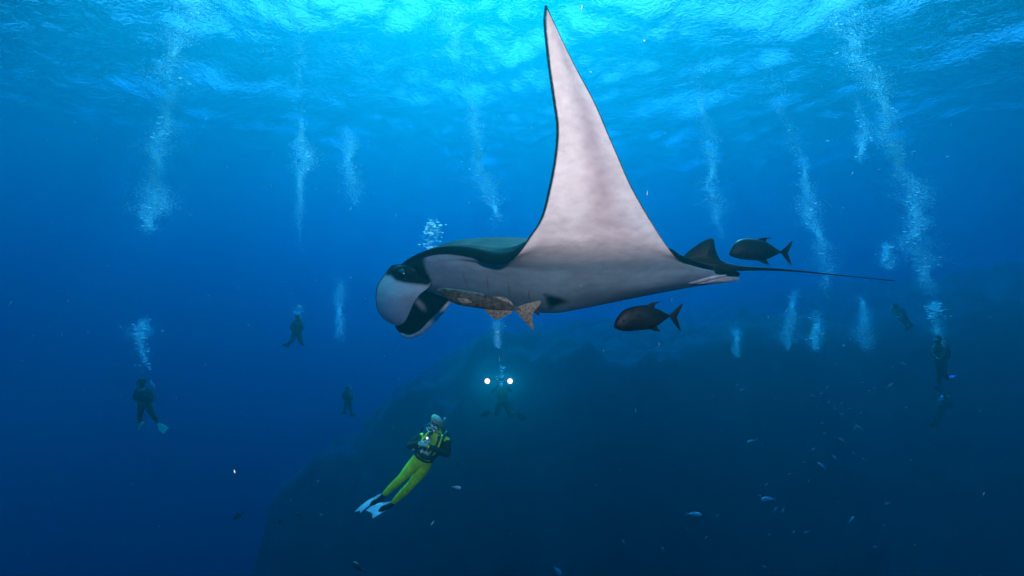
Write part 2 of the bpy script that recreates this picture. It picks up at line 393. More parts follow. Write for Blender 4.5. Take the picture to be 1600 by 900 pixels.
# eye bulge, eye
def ball(c, r, sc_=(1, 1, 1), seg=20):
    V = []; Fs = []; n = seg // 2
    for i in range(n + 1):
        for k in range(seg):
            a = math.pi * i / n; b_ = 2 * math.pi * k / seg
            V.append(Vector(c) + Vector((r * sc_[0] * math.sin(a) * math.cos(b_), r * sc_[1] * math.sin(a) * math.sin(b_), r * sc_[2] * math.cos(a))))
    for i in range(n):
        for k in range(seg): Fs.append((i * seg + k, i * seg + (k + 1) % seg, (i + 1) * seg + (k + 1) % seg, (i + 1) * seg + k))
    return V, Fs
for sgn in (1, -1):
    c = M3(634, 423, .31)
    v, f = ball((c[0], c[1] * sgn, c[2]), .1, (1.35, .55, .6)); eb = link_mesh('eye_socket', v, f, MDARK, manta)
    c = M3(628, 428, .36)
    v, f = ball((c[0], c[1] * sgn, c[2]), .05, (1, .6, .9)); link_mesh('eye', v, f, flat('eye_black', (.003, .006, .006), .12, .7) if sgn > 0 else bpy.data.materials['eye_black'], eb)
# gill slits: thin brown tubes on the pale side of the body
def surf_pt(px, py):
    """nearest under-side surface point that projects to px,py"""
    W = S.reshape(-1, 3); w_ = W @ np.array([[*fw], [*nl], [0, 0, 1]]) + np.array(O)
    q = np.stack([800 + F * w_[:, 0] / w_[:, 1], 450 - F * w_[:, 2] / w_[:, 1]], -1)
    i = np.argsort(((q - (px, py)) ** 2).sum(1))[:4]
    return W[i].mean(0)
for gp in ([(722,423),(724,432),(728,443),(732,454)], [(759,430),(761,440),(763,450),(765,460)], [(793,441),(795,450),(796,459),(797,468)], [(826,452),(826,458),(827,465),(827,470)]):
    p = [surf_pt(*q) for q in gp]; p = cr_spline([p[0], (p[1] + p[2]) / 2, p[3]], 12)
    for sgn in (1, -1):
        pp = [(q[0], q[1] * sgn, q[2]) for q in p]
        v, f = tube(pp, [.001 + .0045 * math.sin(math.pi * (i + .5) / 12) for i in range(12)], 6)
        link_mesh('gill_slit', v, f, bpy.data.materials.get('gill_brown') or flat('gill_brown', (.17, .12, .095), .8), manta)
# pelvic fins, dorsal fin, tail
def fin(name, outline, thick, mat, parent, axis=(0, 1, 0)):
    """thin-edged fin from a closed outline of manta-frame points: fan of rings"""
    o = cr_spline([tuple(q) for q in outline] + [tuple(outline[0])], 60)[:-1]; c = o.mean(0); ax = np.array(axis, float)
    V = []; Fs = []; rings = (1, .8, .5, .2); n = len(o)
    for sg in (1, -1):
        for r_ in rings:
            for q in o: V.append(c + (q - c) * r_ + ax * sg * thick * (1 - r_) ** .5)
        V.append(c + ax * sg * thick)
    half = len(rings) * n + 1
    for s_ in range(2):
        o0 = s_ * half
        for r_ in range(len(rings) - 1):
            for k in range(n):
                q = (o0 + r_ * n + k, o0 + r_ * n + (k + 1) % n, o0 + (r_ + 1) * n + (k + 1) % n, o0 + (r_ + 1) * n + k)
                Fs.append(q if s_ else q[::-1])
        for k in range(n):
            q = (o0 + (len(rings) - 1) * n + k, o0 + (len(rings) - 1) * n + (k + 1) % n, o0 + half - 1); Fs.append(q if s_ else q[::-1])
    ob = link_mesh(name, V, Fs, mat, parent)
    return ob
l0 = 0
fin('dorsal_fin', [M3(1062,406,l0),(M3(1078,391,l0)),M3(1095,379,l0),M3(1108,373,l0),M3(1115,374,l0),M3(1117,385,l0),M3(1120,396,l0),M3(1126,406,l0),M3(1140,414,l0),M3(1120,420,l0),M3(1085,416,l0)], .035, MDARK, manta)
tl_ = [M3(1070,408,0), M3(1100,413,0), M3(1130,416,0), M3(1155,419,0), M3(1200,420.5,0), M3(1250,424,.0), M3(1300,429,0), M3(1350,434,0), M3(1399,439,0)]
tp = cr_spline(tl_, 50); v, f = tube(tp, [max(.004, .075 * min(1, (i + .3) / 7) * (1 - i / 49) ** 5 + .0125 * (1 - i / 60)) for i in range(50)], 10)
link_mesh('tail', v, f, MDARK, manta)
for sgn in (1, -1):
    pf = [M3(1085,434,.14 * sgn if sgn > 0 else -.1) for _ in (0,)]
    q = [M3(1082,415,.2), M3(1110,415,.2), M3(1140,420,.17), M3(1155,426,.15), M3(1155,431,.14), M3(1142,432,.14), M3(1125,429,.17), M3(1103,424,.2)]
    q = [(a_, l_ * sgn, h_) for a_, l_, h_ in q]
    fin('pelvic_fin', q, .02, MDARK, manta, axis=(0, .8 * sgn, .5))
for sgn in (1, -1):
    for q in ([M3(1066,441,.2), M3(1090,434,.2), M3(1120,430,.18), M3(1136,430,.17), M3(1110,437,.18), M3(1085,443,.18)],
              [M3(1088,444,.13), M3(1110,437,.15), M3(1135,432,.14), M3(1150,433,.12), M3(1156,437,.10), M3(1142,440,.10), M3(1120,443,.08)]):
        fin('clasper', [(a_, l_ * sgn, h_) for a_, l_, h_ in q], .018, MPALE, manta, axis=(0, .9 * sgn, -.3))

# photographer's two strobes, held out on arms to either side of the camera: one on the raised wing, one on the yellow diver
for x, z, tgt, en, sz in ((.6, .7, P(900, 210, 4), 400, 56), (-1.1, .1, P(642, 735, 8.6), 330, 22)):
    s_ = bpy.data.lights.new('strobe', 'SPOT'); s_.energy = en; s_.color = (1, .54, .47); s_.spot_size = R(sz); s_.spot_blend = 1; s_.shadow_soft_size = .12
    o = bpy.data.objects.new('strobe', s_); C.objects.link(o); o.location = (x, -.15, z)
    o.rotation_euler = (tgt - Vector(o.location)).to_track_quat('-Z', 'Y').to_euler()

# ================================================================ fish
def fish(name, label, cat, d, top, bot, fins, mats, yaw=0, wr=.42, eye=None, group=None, extra=()):
    """outlines in photograph pixels at distance d; the body is a loft of ellipses, fins are thin lenses"""
    cx = (top[0][0] + top[-1][0]) / 2; cyy = (top[0][1] + bot[0][1]) / 2; o = P(cx, cyy, d)
    root = bpy.data.objects.new(name, None); C.objects.link(root); root.location = o; root.rotation_euler = (0, 0, yaw)
    tag(root, label, cat, group)
    k = 1 / math.cos(yaw)
    Lc = lambda px, py, y=0: ((px - cx) / F * d * k, y, (cyy - py) / F * d)
    n = 40; tp = cr_spline([Lc(*p) for p in top], n); bt = cr_spline([Lc(*p) for p in bot], n)
    V = []; Fs = []; ns = 20
    hmax = max(tp[i][2] - bt[i][2] for i in range(n))
    for i in range(n):
        c = (tp[i] + bt[i]) / 2; h = (tp[i] - bt[i]) / 2; hh = abs(h[2])
        wd = max(.002, wr * hh ** .75 * (hmax / 2) ** .25) if i < n - 1 else hh * .5
        for q in range(ns):
            a = 2 * math.pi * q / ns; V.append((c[0] + h[0] * math.sin(a), math.cos(a) * wd, c[2] + h[2] * math.sin(a)))
    for i in range(n - 1):
        for q in range(ns): Fs.append((i * ns + q, i * ns + (q + 1) % ns, (i + 1) * ns + (q + 1) % ns, (i + 1) * ns + q))
    Fs += [tuple(range(ns)), tuple((n - 1) * ns + q for q in range(ns - 1, -1, -1))]
    b = link_mesh('body', V, Fs, mats[0], root)
    for nm, ol, y, th in fins:
        fin(nm, [Lc(*p, y) for p in ol], th, mats[1], root)
        if nm == 'pectoral_fin': fin(nm, [Lc(*p, -y) for p in ol], th, mats[1], root)
    if eye:
        c = Lc(*eye[:2]); r = eye[2] / F * d
        for sg in (-1, 1):
            i = min(range(n), key=lambda i: abs((tp[i][0] + bt[i][0]) / 2 - c[0])); hh = abs(tp[i][2] - bt[i][2]) / 2; wd = wr * hh ** .75 * (hmax / 2) ** .25
            zz = (c[2] - (tp[i][2] + bt[i][2]) / 2) / hh; yy = wd * math.sqrt(max(.1, 1 - zz * zz))
            v, f = ball((c[0], sg * yy * .97, c[2]), r, (1, .4, 1), 16); link_mesh('eye', v, f, mats[2], root)
    return root
MJACK = flat('jack_skin', (.009, .010, .010), .5, .3, noise_amt=.8, scale=14)
MJFIN = flat('jack_fin', (.006, .007, .009), .55)
MEYE = flat('fish_eye', (.008, .008, .01), .1, .8)
z6 = lambda l: [(930 + x / 5, 350 + y / 5) for x, y in l]
z1 = lambda l: [(560 + x / 4.09, 340 + y / 4.09) for x, y in l]
fish('jack_fish', 'dark trevally swimming just under the tail end of the manta ray', 'fish', 4.3,
     z6([(140,797),(158,745),(180,712),(220,672),(300,645),(390,635),(460,655),(520,685),(590,712)]),
     z6([(140,800),(150,812),(200,832),(260,836),(340,829),(430,822),(480,803),(540,758),(590,724)]),
     [('tail_fin', z6([(578,718),(612,690),(655,650),(694,622),(680,665),(650,708),(634,724),(650,760),(668,800),(679,840),(640,800),(600,745)]), 0, .004),
      ('dorsal_fin', z6([(380,642),(405,632),(440,615),(480,609),(518,608),(490,618),(470,632),(462,660),(420,660)]), 0, .004),
      ('dorsal_ridge', z6([(440,650),(500,668),(560,700),(590,715),(560,712),(500,690),(450,672)]), 0, .003),
      ('anal_fin', z6([(420,815),(450,832),(480,838),(516,836),(496,820),(482,798),(450,800)]), 0, .004),
      ('anal_ridge', z6([(470,808),(520,775),(570,735),(585,724),(560,730),(510,765),(470,795)]), 0, .003),
      ('pectoral_fin', z6([(318,770),(340,752),(380,740),(420,738),(460,748),(420,752),(385,770),(345,785)]), -.036, .004)],
     (MJACK, MJFIN, MEYE), yaw=R(6), eye=(971.5, 500, 1.9))
fish('jack_fish', 'dark trevally swimming just above the long thin tail of the manta ray', 'fish', 4.9,
     z6([(1057,232),(1072,192),(1090,158),(1120,128),(1170,113),(1260,118),(1330,140),(1380,180),(1440,214)]),
     z6([(1057,236),(1070,250),(1110,266),(1170,278),(1240,284),(1290,285),(1340,275),(1390,250),(1440,226)]),
     [('tail_fin', z6([(1430,218),(1460,192),(1490,162),(1519,136),(1508,180),(1488,222),(1482,240),(1498,275),(1514,324),(1482,290),(1448,244)]), 0, .004),
      ('dorsal_fin', z6([(1250,122),(1285,112),(1320,107),(1373,110),(1345,116),(1330,126),(1325,145),(1290,140)]), 0, .004),
      ('anal_fin', z6([(1262,280),(1300,302),(1330,314),(1350,316),(1340,296),(1326,272),(1300,270)]), 0, .004),
      ('dorsal_ridge', z6([(1310,135),(1360,160),(1410,198),(1440,217),(1410,212),(1360,180),(1315,155)]), 0, .003),
      ('pectoral_fin', z6([(1190,225),(1215,210),(1255,208),(1290,214),(1260,222),(1225,238),(1200,245)]), -.036, .004)],
     (MJACK, MJFIN, MEYE), yaw=R(-8), eye=(1152, 389, 1.6))
# brown mottled fish under the manta's jaw
m, t, N, L = newmat('mottled_skin'); b = N['Principled BSDF']
tc = N.new('ShaderNodeTexCoord'); n = N.new('ShaderNodeTexNoise'); n.inputs['Scale'].default_value = 30; n.inputs['Detail'].default_value = 7; n.inputs['Roughness'].default_value = .7
L.new(tc.outputs['Object'], n.inputs['Vector']); r = N.new('ShaderNodeValToRGB'); L.new(n.outputs[0], r.inputs[0])
r.color_ramp.elements[0].position = .38; r.color_ramp.elements[0].color = (.016, .012, .009, 1)
r.color_ramp.elements[1].position = .66; r.color_ramp.elements[1].color = (.15, .10, .06, 1)
L.new(r.outputs[0], b.inputs['Base Color']); b.inputs['Roughness'].default_value = .75; b.inputs['Specular IOR Level'].default_value = .12
MMOT = m
MMFIN = flat('mottled_fin', (.22, .16, .10), .6, noise_amt=.7, scale=60)
fish('brown_fish', 'brown mottled fish with a pale fan tail, close under the jaw of the manta', 'fish', 3.95,
     z1([(500,462),(540,452),(600,455),(680,466),(770,482),(850,502),(915,528),(970,558),(1030,575)]),
     z1([(502,468),(530,490),(580,532),(640,560),(720,572),(800,583),(870,590),(930,592),(980,591),(1028,590)]),
     [('tail_fin', z1([(1005,572),(1050,556),(1100,540),(1162,531),(1145,568),(1116,605),(1108,650),(1117,712),(1070,670),(1030,625),(1006,600)]), 0, .005),
      ('anal_fin', z1([(800,580),(825,612),(855,636),(885,650),(925,634),(985,602),(930,590),(860,585)]), 0, .005),
      ('dorsal_fin', z1([(860,506),(900,504),(945,514),(980,540),(990,562),(940,540),(890,525)]), 0, .005),
      ('pectoral_fin', z1([(640,520),(665,512),(710,522),(735,540),(700,548),(660,540)]), -.05, .004)],
     (MMOT, MMFIN, MEYE), yaw=R(-10), wr=.62, eye=(702, 457, 1.4))
fish('remora', 'tiny dark remora behind the fan tail of the brown fish, against the manta belly', 'fish', 4.28,
     z1([(1030,602),(1060,594),(1100,596),(1135,604)]), z1([(1030,604),(1060,612),(1100,610),(1135,606)]),
     [('tail_fin', z1([(1128,602),(1140,594),(1157,590),(1152,606),(1156,628),(1138,618),(1126,608)]), 0, .003)], (MJACK, MJFIN, MEYE), wr=.7)

# small pale reef fish
MPF = flat('pale_fish', (.3, .5, .52), .3, .6)
MDF = flat('dusky_fish', (.05, .06, .06), .4, .5)
def small_fish_proto(name, mat):
    root = bpy.data.objects.new(name, None); C.objects.link(root)
    n = 14; ns = 10; V = []; Fs = []
    for i in range(n):
        u = i / (n - 1); h = .17 * math.sin(math.pi * min(1, (u * .97 + .03)) ** .75) ** .8 * (1 - .1 * u) + .012
        for q in range(ns):
            a = 2 * math.pi * q / ns; V.append((.45 - u * .85, math.cos(a) * h * .45, math.sin(a) * h))
    for i in range(n - 1):
        for q in range(ns): Fs.append((i * ns + q, i * ns + (q + 1) % ns, (i + 1) * ns + (q + 1) % ns, (i + 1) * ns + q))
    Fs += [tuple(range(ns)), tuple((n - 1) * ns + q for q in range(ns - 1, -1, -1))]
    link_mesh('body', V, Fs, mat, root)
    fin('tail_fin', [(-.36, 0, 0), (-.45, 0, .06), (-.6, 0, .15), (-.52, 0, .02), (-.52, 0, -.02), (-.6, 0, -.15), (-.45, 0, -.06)], .008, mat, root)
    fin('dorsal_fin', [(.2, 0, .14), (.05, 0, .23), (-.2, 0, .15), (-.1, 0, .1)], .008, mat, root)
    return root
def copy_tree(o, parent=None):
    c = o.copy(); C.objects.link(c)
    if parent: c.parent = parent
    for ch in list(o.children): copy_tree(ch, c)
    return c
zr = lambda x, y: (1100 + x / 2.6475, 560 + y / 2.6475)
pf = [(*zr(263,583), 24, 0, 'largest pale blue fish low right, above a trio of small ones'),
      (*zr(195,343), 14, 20, 'pale fish tilted nose up in the upper left of the right-hand shoal'),
      (*zr(485,443), 14, -35, 'pale hunched fish angled downwards in the middle of the right-hand shoal'),
      (*zr(328,628), 9, 75, 'small bright fish standing nearly upright right below the largest pale fish'),
      (1085, 804, 24, 3, 'bright silver fish near the bottom left of the largest pale fish'),
      (872, 893, 20, -50, 'pale fish cut by the bottom edge of the photo, below the manta'),
      (974, 846, 9, -60, 'small pale fish hanging nose down left of the bright silver fish'),
      (714, 762, 15, -5, 'faint pale fish just right of the yellow suited diver knees'),
      (560, 886, 26, -30, 'dusky long fish near the bottom edge below the white swim fins')]
gen = [(138,108,6),(158,130,9),(570,338,12),(640,285,12),(453,375,9),(540,410,11),(610,668,16),(707,780,10),(770,112,11),(822,22,10),(780,38,7),(463,203,4),(540,207,7),
       (568,232,6),(570,185,6),(605,207,6),(450,155,8),(510,120,8),(258,522,7),(230,567,7),(295,626,11),(370,718,7),(425,718,9),(57,650,6),(250,862,8),(485,145,6),(655,100,6),
       (705,122,6),(685,133,7),(760,600,10),(745,690,8),(620,392,6),(545,25,5),(835,203,6),(220,335,7),(490,268,6),(650,225,6),(500,310,6),(415,430,6),(270,728,6),(355,478,6),(855,420,5),(660,415,7),(10,740,8),(-170,787,8)]
dk = [(372, 806, 18, 30, 'dusky fish with a raised tail at the lower left edge of the dark rock'), (438, 815, 9, 60, 'small greenish fish right of the dusky fish at lower left'),
      (467, 805, 12, -25, 'second dusky fish between the two small fish at lower left'), (502, 804, 7, 0, 'tiny pale fish left of the white swim fins')]
proto = small_fish_proto('reef_fish', MPF); protod = small_fish_proto('reef_fish', MDF); used = {}
def put_fish(pr, px, py, L, rot, label, d, group='small reef fish in front of the dark rock'):
    o = copy_tree(pr) if used.get(pr.name) else pr
    used[pr.name] = 1
    o.location = P(px, py, d); s = L / F * d; o.scale = (s, s, s)
    flip = math.pi if random.random() < .6 else 0
    o.rotation_euler = (0, R(-rot) * (1 if not flip else -1), flip + random.uniform(-.5, .5)); tag(o, label, 'fish', group)
for px, py, L_, rot, lb in pf: put_fish(proto if 'dusky' not in lb else protod, px, py, L_, rot, lb, random.uniform(7.5, 9.5))
for px, py, L_, rot, lb in dk: put_fish(protod if 'pale' not in lb else proto, px, py, L_, rot, lb, random.uniform(7, 9))
ORD = ['first', 'second', 'third', 'fourth', 'fifth', 'sixth', 'seventh', 'eighth', 'ninth', 'tenth', 'eleventh', 'twelfth', 'thirteenth']
BANDS = [(0, 612, 'level with the fins of the upright right diver'), (612, 633, 'level with the head of the faint lower right diver'), (633, 655, 'level with the legs of the faint lower right diver'),
         (655, 690, 'level with the face of the yellow diver'), (690, 745, 'level with the thighs of the yellow diver'), (745, 800, 'level with the shins of the yellow diver'), (800, 2000, 'in the lowest row above the bottom edge')]
gp = [(*zr(x, y), L_) for x, y, L_ in gen]
for lo_, hi_, nm in BANDS:
    for k_, (x, y, L_) in enumerate(sorted(q for q in gp if lo_ <= q[1] < hi_)):
        put_fish(proto, x, y, L_, random.uniform(-45, 45), 'tiny shoal fish %s, %s from left' % (nm, ORD[k_]), random.uniform(10, 15))

# ================================================================ divers
def skin_body(name, verts, edges, radii, mat, parent, sub=2):
    me = bpy.data.meshes.new(name); me.from_pydata([tuple(v) for v in verts], edges, []); me.materials.append(mat)
    o = bpy.data.objects.new(name, me); C.objects.link(o); o.parent = parent
    md = o.modifiers.new('Skin', 'SKIN'); md.use_smooth_shade = True
    if not me.skin_vertices: me.attributes  # layer is made by the modifier
    for i, r in enumerate(radii): me.skin_vertices[0].data[i].radius = r if hasattr(r, '__len__') else (r, r)
    me.skin_vertices[0].data[0].use_root = True
    sb = o.modifiers.new('Subdivision', 'SUBSURF'); sb.levels = sub; sb.render_levels = sub
    return o
def blade(ankle, tip, wax, mat, parent, w=.11, mat2=None):
    """swim fin: foot pocket, two side rails and a flaring blade"""
    a = Vector(ankle); t_ = Vector(tip); d = (t_ - a); Ln = d.length; d.normalize(); wx = Vector(wax); wx = (wx - d * wx.dot(d)).normalized(); nn = d.cross(wx)
    V = []; Fs = []; n = 12; k = 7
    for s_ in (1, -1):
        for i in range(n):
            u = i / (n - 1); ww = w * (.42 + .58 * min(1, max(0, (u - .12) / .5)) ** .7); th = .032 * (1 - u) ** 1.5 + .004
            if u < .25: th = .04 - .05 * (u - .1) ** 2
            for j in range(k):
                f = -1 + 2 * j / (k - 1); cut = .05 * (1 - abs(f)) if i == n - 1 else 0
                V.append(a + d * (Ln * u - cut) + wx * ww * f + nn * s_ * th * (math.sqrt(max(0, 1 - f * f)) if u < .3 else (1 if abs(f) > .9 else .45)) + nn * .05 * math.sin(u * 2.5))
    for s_ in range(2):
        o = s_ * n * k
        for i in range(n - 1):
            for j in range(k - 1):
                q = (o + i * k + j, o + i * k + j + 1, o + (i + 1) * k + j + 1, o + (i + 1) * k + j); Fs.append(q if not s_ else q[::-1])
    T = n * k; loop = [i * k for i in range(n)] + [(n - 1) * k + j for j in range(1, k)] + [i * k + k - 1 for i in range(n - 2, -1, -1)] + [j for j in range(k - 2, 0, -1)]
    for x, y in zip(loop, loop[1:] + loop[:1]): Fs.append((y, x, x + T, y + T))
    o = link_mesh('swim_fin', V, Fs, mat, parent)
    if mat2:                                     # dark foot pocket over the blade's root
        pts = [a - d * .08, a, a + d * .1, a + d * .2, a + d * .26]
        v, f = tube(pts, [.035, .062, .066, .06, .02], 12, .7); link_mesh('foot_pocket', v, f, mat2, o)
    return o
def box_mesh(c, x, y, z, sx, sy, sz, r=.3):
    """rounded box (a superellipsoid) with axes x, y, z"""
    V = []; Fs = []; sg = 16; n = 8
    e = lambda v: math.copysign(abs(v) ** r, v)
    for i in range(n + 1):
        for k in range(sg):
            a = math.pi * i / n; b_ = 2 * math.pi * k / sg
            V.append(c + x * e(math.sin(a)) * e(math.cos(b_)) * sx + y * e(math.sin(a)) * e(math.sin(b_)) * sy + z * e(math.cos(a)) * sz)
    for i in range(n):
        for k in range(sg): Fs.append((i * sg + k, i * sg + (k + 1) % sg, (i + 1) * sg + (k + 1) % sg, (i + 1) * sg + k))
    return V, Fs
MBLK = flat('neoprene_black', (.012, .013, .015), .7, .2)
MGEAR = flat('gear_black', (.02, .021, .024), .5, .4)
MTANK = flat('tank_metal', (.35, .36, .38), .35, .5, .6)
MFACE = flat('skin', (.55, .36, .27), .6)
MLENS = flat('mask_lens', (.5, .62, .66), .05, .9)
MSTEEL = flat('steel', (.6, .62, .62), .25, .6, .8)
def diver(label, d, J, back, m_suit=MBLK, m_fin=MBLK, m_hair=MBLK, m_vest=MGEAR, m_tank=MTANK, group='divers hanging in open water', fin_w=.11, twin=False, detail=False, finax=None, fm2=None, hands=None):
    root = bpy.data.objects.new('person', None); C.objects.link(root)
    hp = J['hip']; base = P(hp[0], hp[1], d); root.location = base
    tag(root, label, 'diver', group)
    g = {k: P(v[0], v[1], d + (v[2] if len(v) > 2 else 0)) - base for k, v in J.items()}
    back = Vector(back).normalized()
    up = (g['neck'] - g['hip']).normalized(); back = (back - up * back.dot(up)).normalized(); side = up.cross(back)
    g['chest'] = g.get('chest', g['hip'].lerp(g['neck'], .68)); g['waist'] = g['hip'].lerp(g['neck'], .34)
    hd = (g['head'] - g['neck']).normalized()
    V = [g['hip'], g['waist'], g['chest'], g['neck'], g['head'] - hd * .06, g['head'] + hd * .01, g['head'] + hd * .085]
    Rr = [(.165, .135), (.13, .11), (.17, .13), (.06, .06), (.075, .08), (.095, .105), (.055, .06)]
    E_ = [(0, 1), (1, 2), (2, 3), (3, 4), (4, 5), (5, 6)]
    def chain(start, pts, rad):
        p = start
        for q, r in zip(pts, rad):
            V.append(q); Rr.append(r); E_.append((p, len(V) - 1)); p = len(V) - 1
    for s_ in 'lr':
        sh, el, ha = g[s_ + 'sh'], g[s_ + 'el'], g[s_ + 'ha']
        chain(2, [g['chest'].lerp(sh, .6), sh, sh.lerp(el, .5), el, el.lerp(ha, .45), ha], [.085, .066, .055, .046, .045, .03])
        hi, kn, an = g[s_ + 'hi'], g[s_ + 'kn'], g[s_ + 'an']
        chain(0, [hi, hi.lerp(kn, .4), kn, kn.lerp(an, .35), an], [.125, .115, .078, .078, .048])
        hd_ = (ha - el).normalized()
        if hands is not None:
            # glove: palm and five bent fingers
            wv = hd_.cross(back); wv = wv.normalized() if wv.length > .1 else side
            nb = wv.cross(hd_)
            HV = [ha, ha + hd_ * .05, ha + hd_ * .09]; HR = [(.03, .022), (.042, .02), (.042, .018)]; HE = [(0, 1), (1, 2)]
            for q, (off, ln) in enumerate(((-.033, .055), (-.011, .07), (.011, .075), (.033, .065))):
                a0 = ha + hd_ * .095 + wv * off; a1 = a0 + hd_ * ln * .5 + nb * .006; a2 = a0 + hd_ * ln * .8 + nb * .028
                i0 = len(HV); HV += [a0, a1, a2]; HR += [.0115, .010, .008]; HE += [(2, i0), (i0, i0 + 1), (i0 + 1, i0 + 2)]
            i0 = len(HV); HV += [ha + hd_ * .035 - wv * .04, ha + hd_ * .07 - wv * .06 + nb * .015]; HR += [.014, .010]; HE += [(0, i0), (i0, i0 + 1)]
            skin_body('glove', HV, HE, HR, hands, root, 1)
        else:
            v, f = box_mesh(ha + hd_ * .06, hd_, side, back, .075, .04, .03, .8); link_mesh('glove', v, f, MGEAR, root)
        if s_ + 'fin' in g: blade(an, g[s_ + 'fin'], finax or side, m_fin, root, fin_w, fm2)
    skin_body('body', V, E_, Rr, m_suit, root)
    hc = g['head'] + hd * .015
    # hair or hood
    v, f = box_mesh(hc + hd * .03 + back * .02, side, back, hd, .108, .118, .105, .9); link_mesh('hair' if m_hair is not MBLK else 'hood', v, f, m_hair, root)
    fwd = -back
    v, f = box_mesh(hc + fwd * .105 + hd * .005, side, fwd, hd, .078, .04, .045, .55); mk_ = link_mesh('mask', v, f, MGEAR, root)
    for q in (-1, 1):
        v, f = box_mesh(hc + fwd * .137 + side * q * .035 + hd * .008, side, fwd, hd, .031, .012, .028, .6); link_mesh('lens', v, f, MLENS, mk_)
    v, f = box_mesh(hc + fwd * .13 - hd * .075, side, fwd, hd, .034, .032, .028, .8); rg = link_mesh('regulator', v, f, MSTEEL if detail else MGEAR, root)
    if detail or not twin:
        hs = [hc + fwd * .13 - hd * .075, hc + fwd * .12 + side * .13 - hd * .12, g['rsh'] + side * .12 + fwd * .02, g['chest'] + side * .24 - up * .12, g['chest'] + back * .2 + side * .1 + up * .12]
        p = cr_spline([tuple(q) for q in hs], 24); v, f = tube(p, .011, 8); link_mesh('hose', v, f, MGEAR, root)
    # buoyancy vest
    c = g['chest'].lerp(g['waist'], .45)
    hh = (g['neck'] - g['hip']).length
    secs = []
    for u, w_, dp in ((.98, .11, .10), (.9, .19, .15), (.7, .215, .165), (.5, .205, .165), (.3, .2, .16), (.16, .17, .14)):
        secs.append((g['hip'].lerp(g['neck'], u), w_, dp))
    V2 = []; F2 = []; ns = 22
    for i, (p, w_, dp) in enumerate(secs):
        for q in range(ns):
            a = 2 * math.pi * q / ns; rr = 1 + .05 * math.sin(a * 5 + i * 2)
            V2.append(p + side * math.cos(a) * w_ * rr + back * (math.sin(a) * dp * rr + .015))
    # the front middle stays open: drop the faces around the chest's centre line
    for i in range(len(secs) - 1):
        for q in range(ns):
            am = 2 * math.pi * (q + .5) / ns
            if abs(((am - 1.5 * math.pi + math.pi) % (2 * math.pi)) - math.pi) < .33 and i < 4 and detail: continue
            F2.append((i * ns + q, i * ns + (q + 1) % ns, (i + 1) * ns + (q + 1) % ns, (i + 1) * ns + q))
    vest = link_mesh('buoyancy_vest', V2, F2, m_vest, root)
    sdm = vest.modifiers.new('Solidify', 'SOLIDIFY'); sdm.thickness = .035; sdm.offset = 0
    for s_ in 'lr':
        sh = g[s_ + 'sh']; sp_ = sh.lerp(g['neck'], .35)
        p = cr_spline([tuple(q) for q in (sp_ + back * .12, sp_ + up * .085, sp_ - back * .11 - up * .06, sp_.lerp(g['waist'], .5) - back * .165, sp_.lerp(g['waist'], .8) - back * .15)], 16)
        v, f = tube(p, .03, 8, .6); link_mesh('shoulder_strap', v, f, m_vest, vest)
    if detail:
        for s_ in 'lr':
            sh, el, ha = g[s_ + 'sh'], g[s_ + 'el'], g[s_ + 'ha']
            p = cr_spline([tuple(q) for q in (sh.lerp(el, .15) + back * .012, sh.lerp(el, .55), el, el.lerp(ha, .5), el.lerp(ha, .92))], 20)
            v, f = tube(p, [.07 - .0016 * i for i in range(20)], 14); link_mesh('sleeve', v, f, MBLK, root)
    # inflatable wing of the vest, behind the back
    v, f = box_mesh(g['hip'].lerp(g['neck'], .52) + back * .17, side, back, up, .27 if detail else .2, .1, .3, .75); link_mesh('air_bladder', v, f, m_vest, root)
    # belt
    p = [g['hip'].lerp(g['waist'], .3) + side * math.cos(a) * .165 + back * math.sin(a) * .14 for a in np.linspace(0, 2 * math.pi, 25)]
    v, f = tube(p, .024, 8, 1); link_mesh('belt', v, f, MGEAR, root)
    # air cylinder
    tc_ = (-.085, .085) if twin else (0,)
    for q in tc_:
        b0 = g['hip'].lerp(g['neck'], .05) + back * .25 + side * q; b1 = b0 + up * .62
        pr = [(0, .02), (.02, .075), (.08, .088), (.52, .088), (.58, .07), (.62, .03), (.66, .028), (.68, .03), (.7, .01)]
        v, f = tube([b0 + up * u for u, _ in pr], [r for _, r in pr], 16); link_mesh('air_cylinder', v, f, m_tank, root)
    return root, g, base, side, up, back

# diver in the yellow suit, facing the camera with folded arms, legs trailing to the lower left
MYEL = flat('yellow_neoprene', (.62, .80, .01), .6, .3, noise_amt=.22, scale=9)
MWFIN = flat('white_rubber', (.8, .92, .95), .45)
_t = MWFIN.node_tree; _x = _t.nodes.new('ShaderNodeBsdfTranslucent'); _x.inputs[0].default_value = (.8, .92, .95, 1); _y = _t.nodes.new('ShaderNodeMixShader'); _y.inputs[0].default_value = .5
_t.links.new(_t.nodes['Principled BSDF'].outputs[0], _y.inputs[1]); _t.links.new(_x.outputs[0], _y.inputs[2]); _t.links.new(_y.outputs[0], _t.nodes['Material Output'].inputs['Surface'])
MBLOND = flat('blond_hair', (.26, .3, .2), .8, noise_amt=.5, scale=40)
MGLV = flat('pale_glove', (.22, .42, .45), .6)
J = dict(head=(682, 663, -.05), neck=(683, 675, 0), hip=(660, 716, .12), lsh=(661, 680, 0), rsh=(699, 686, 0), lel=(640, 697, -.1), lha=(661, 691, -.27),
         rel=(698, 709, -.1), rha=(667, 697, -.27), lhi=(652, 720, .12), lkn=(628, 747, .0), lan=(599, 774, .1), rhi=(668, 724, .14), rkn=(643, 757, .12), ran=(613, 787, .22),
         lfin=(560, 803, .0), rfin=(577, 806, .2))
r_, g, base, side, up, back = diver('diver in bright yellow wetsuit with white swim fins and folded arms, below the manta', 8.6, J, (.1, 1, .1), MYEL, MWFIN, MBLOND, detail=True, fm2=MBLK, finax=(.75, -.1, .7), hands=MGLV, group=None, fin_w=.115)
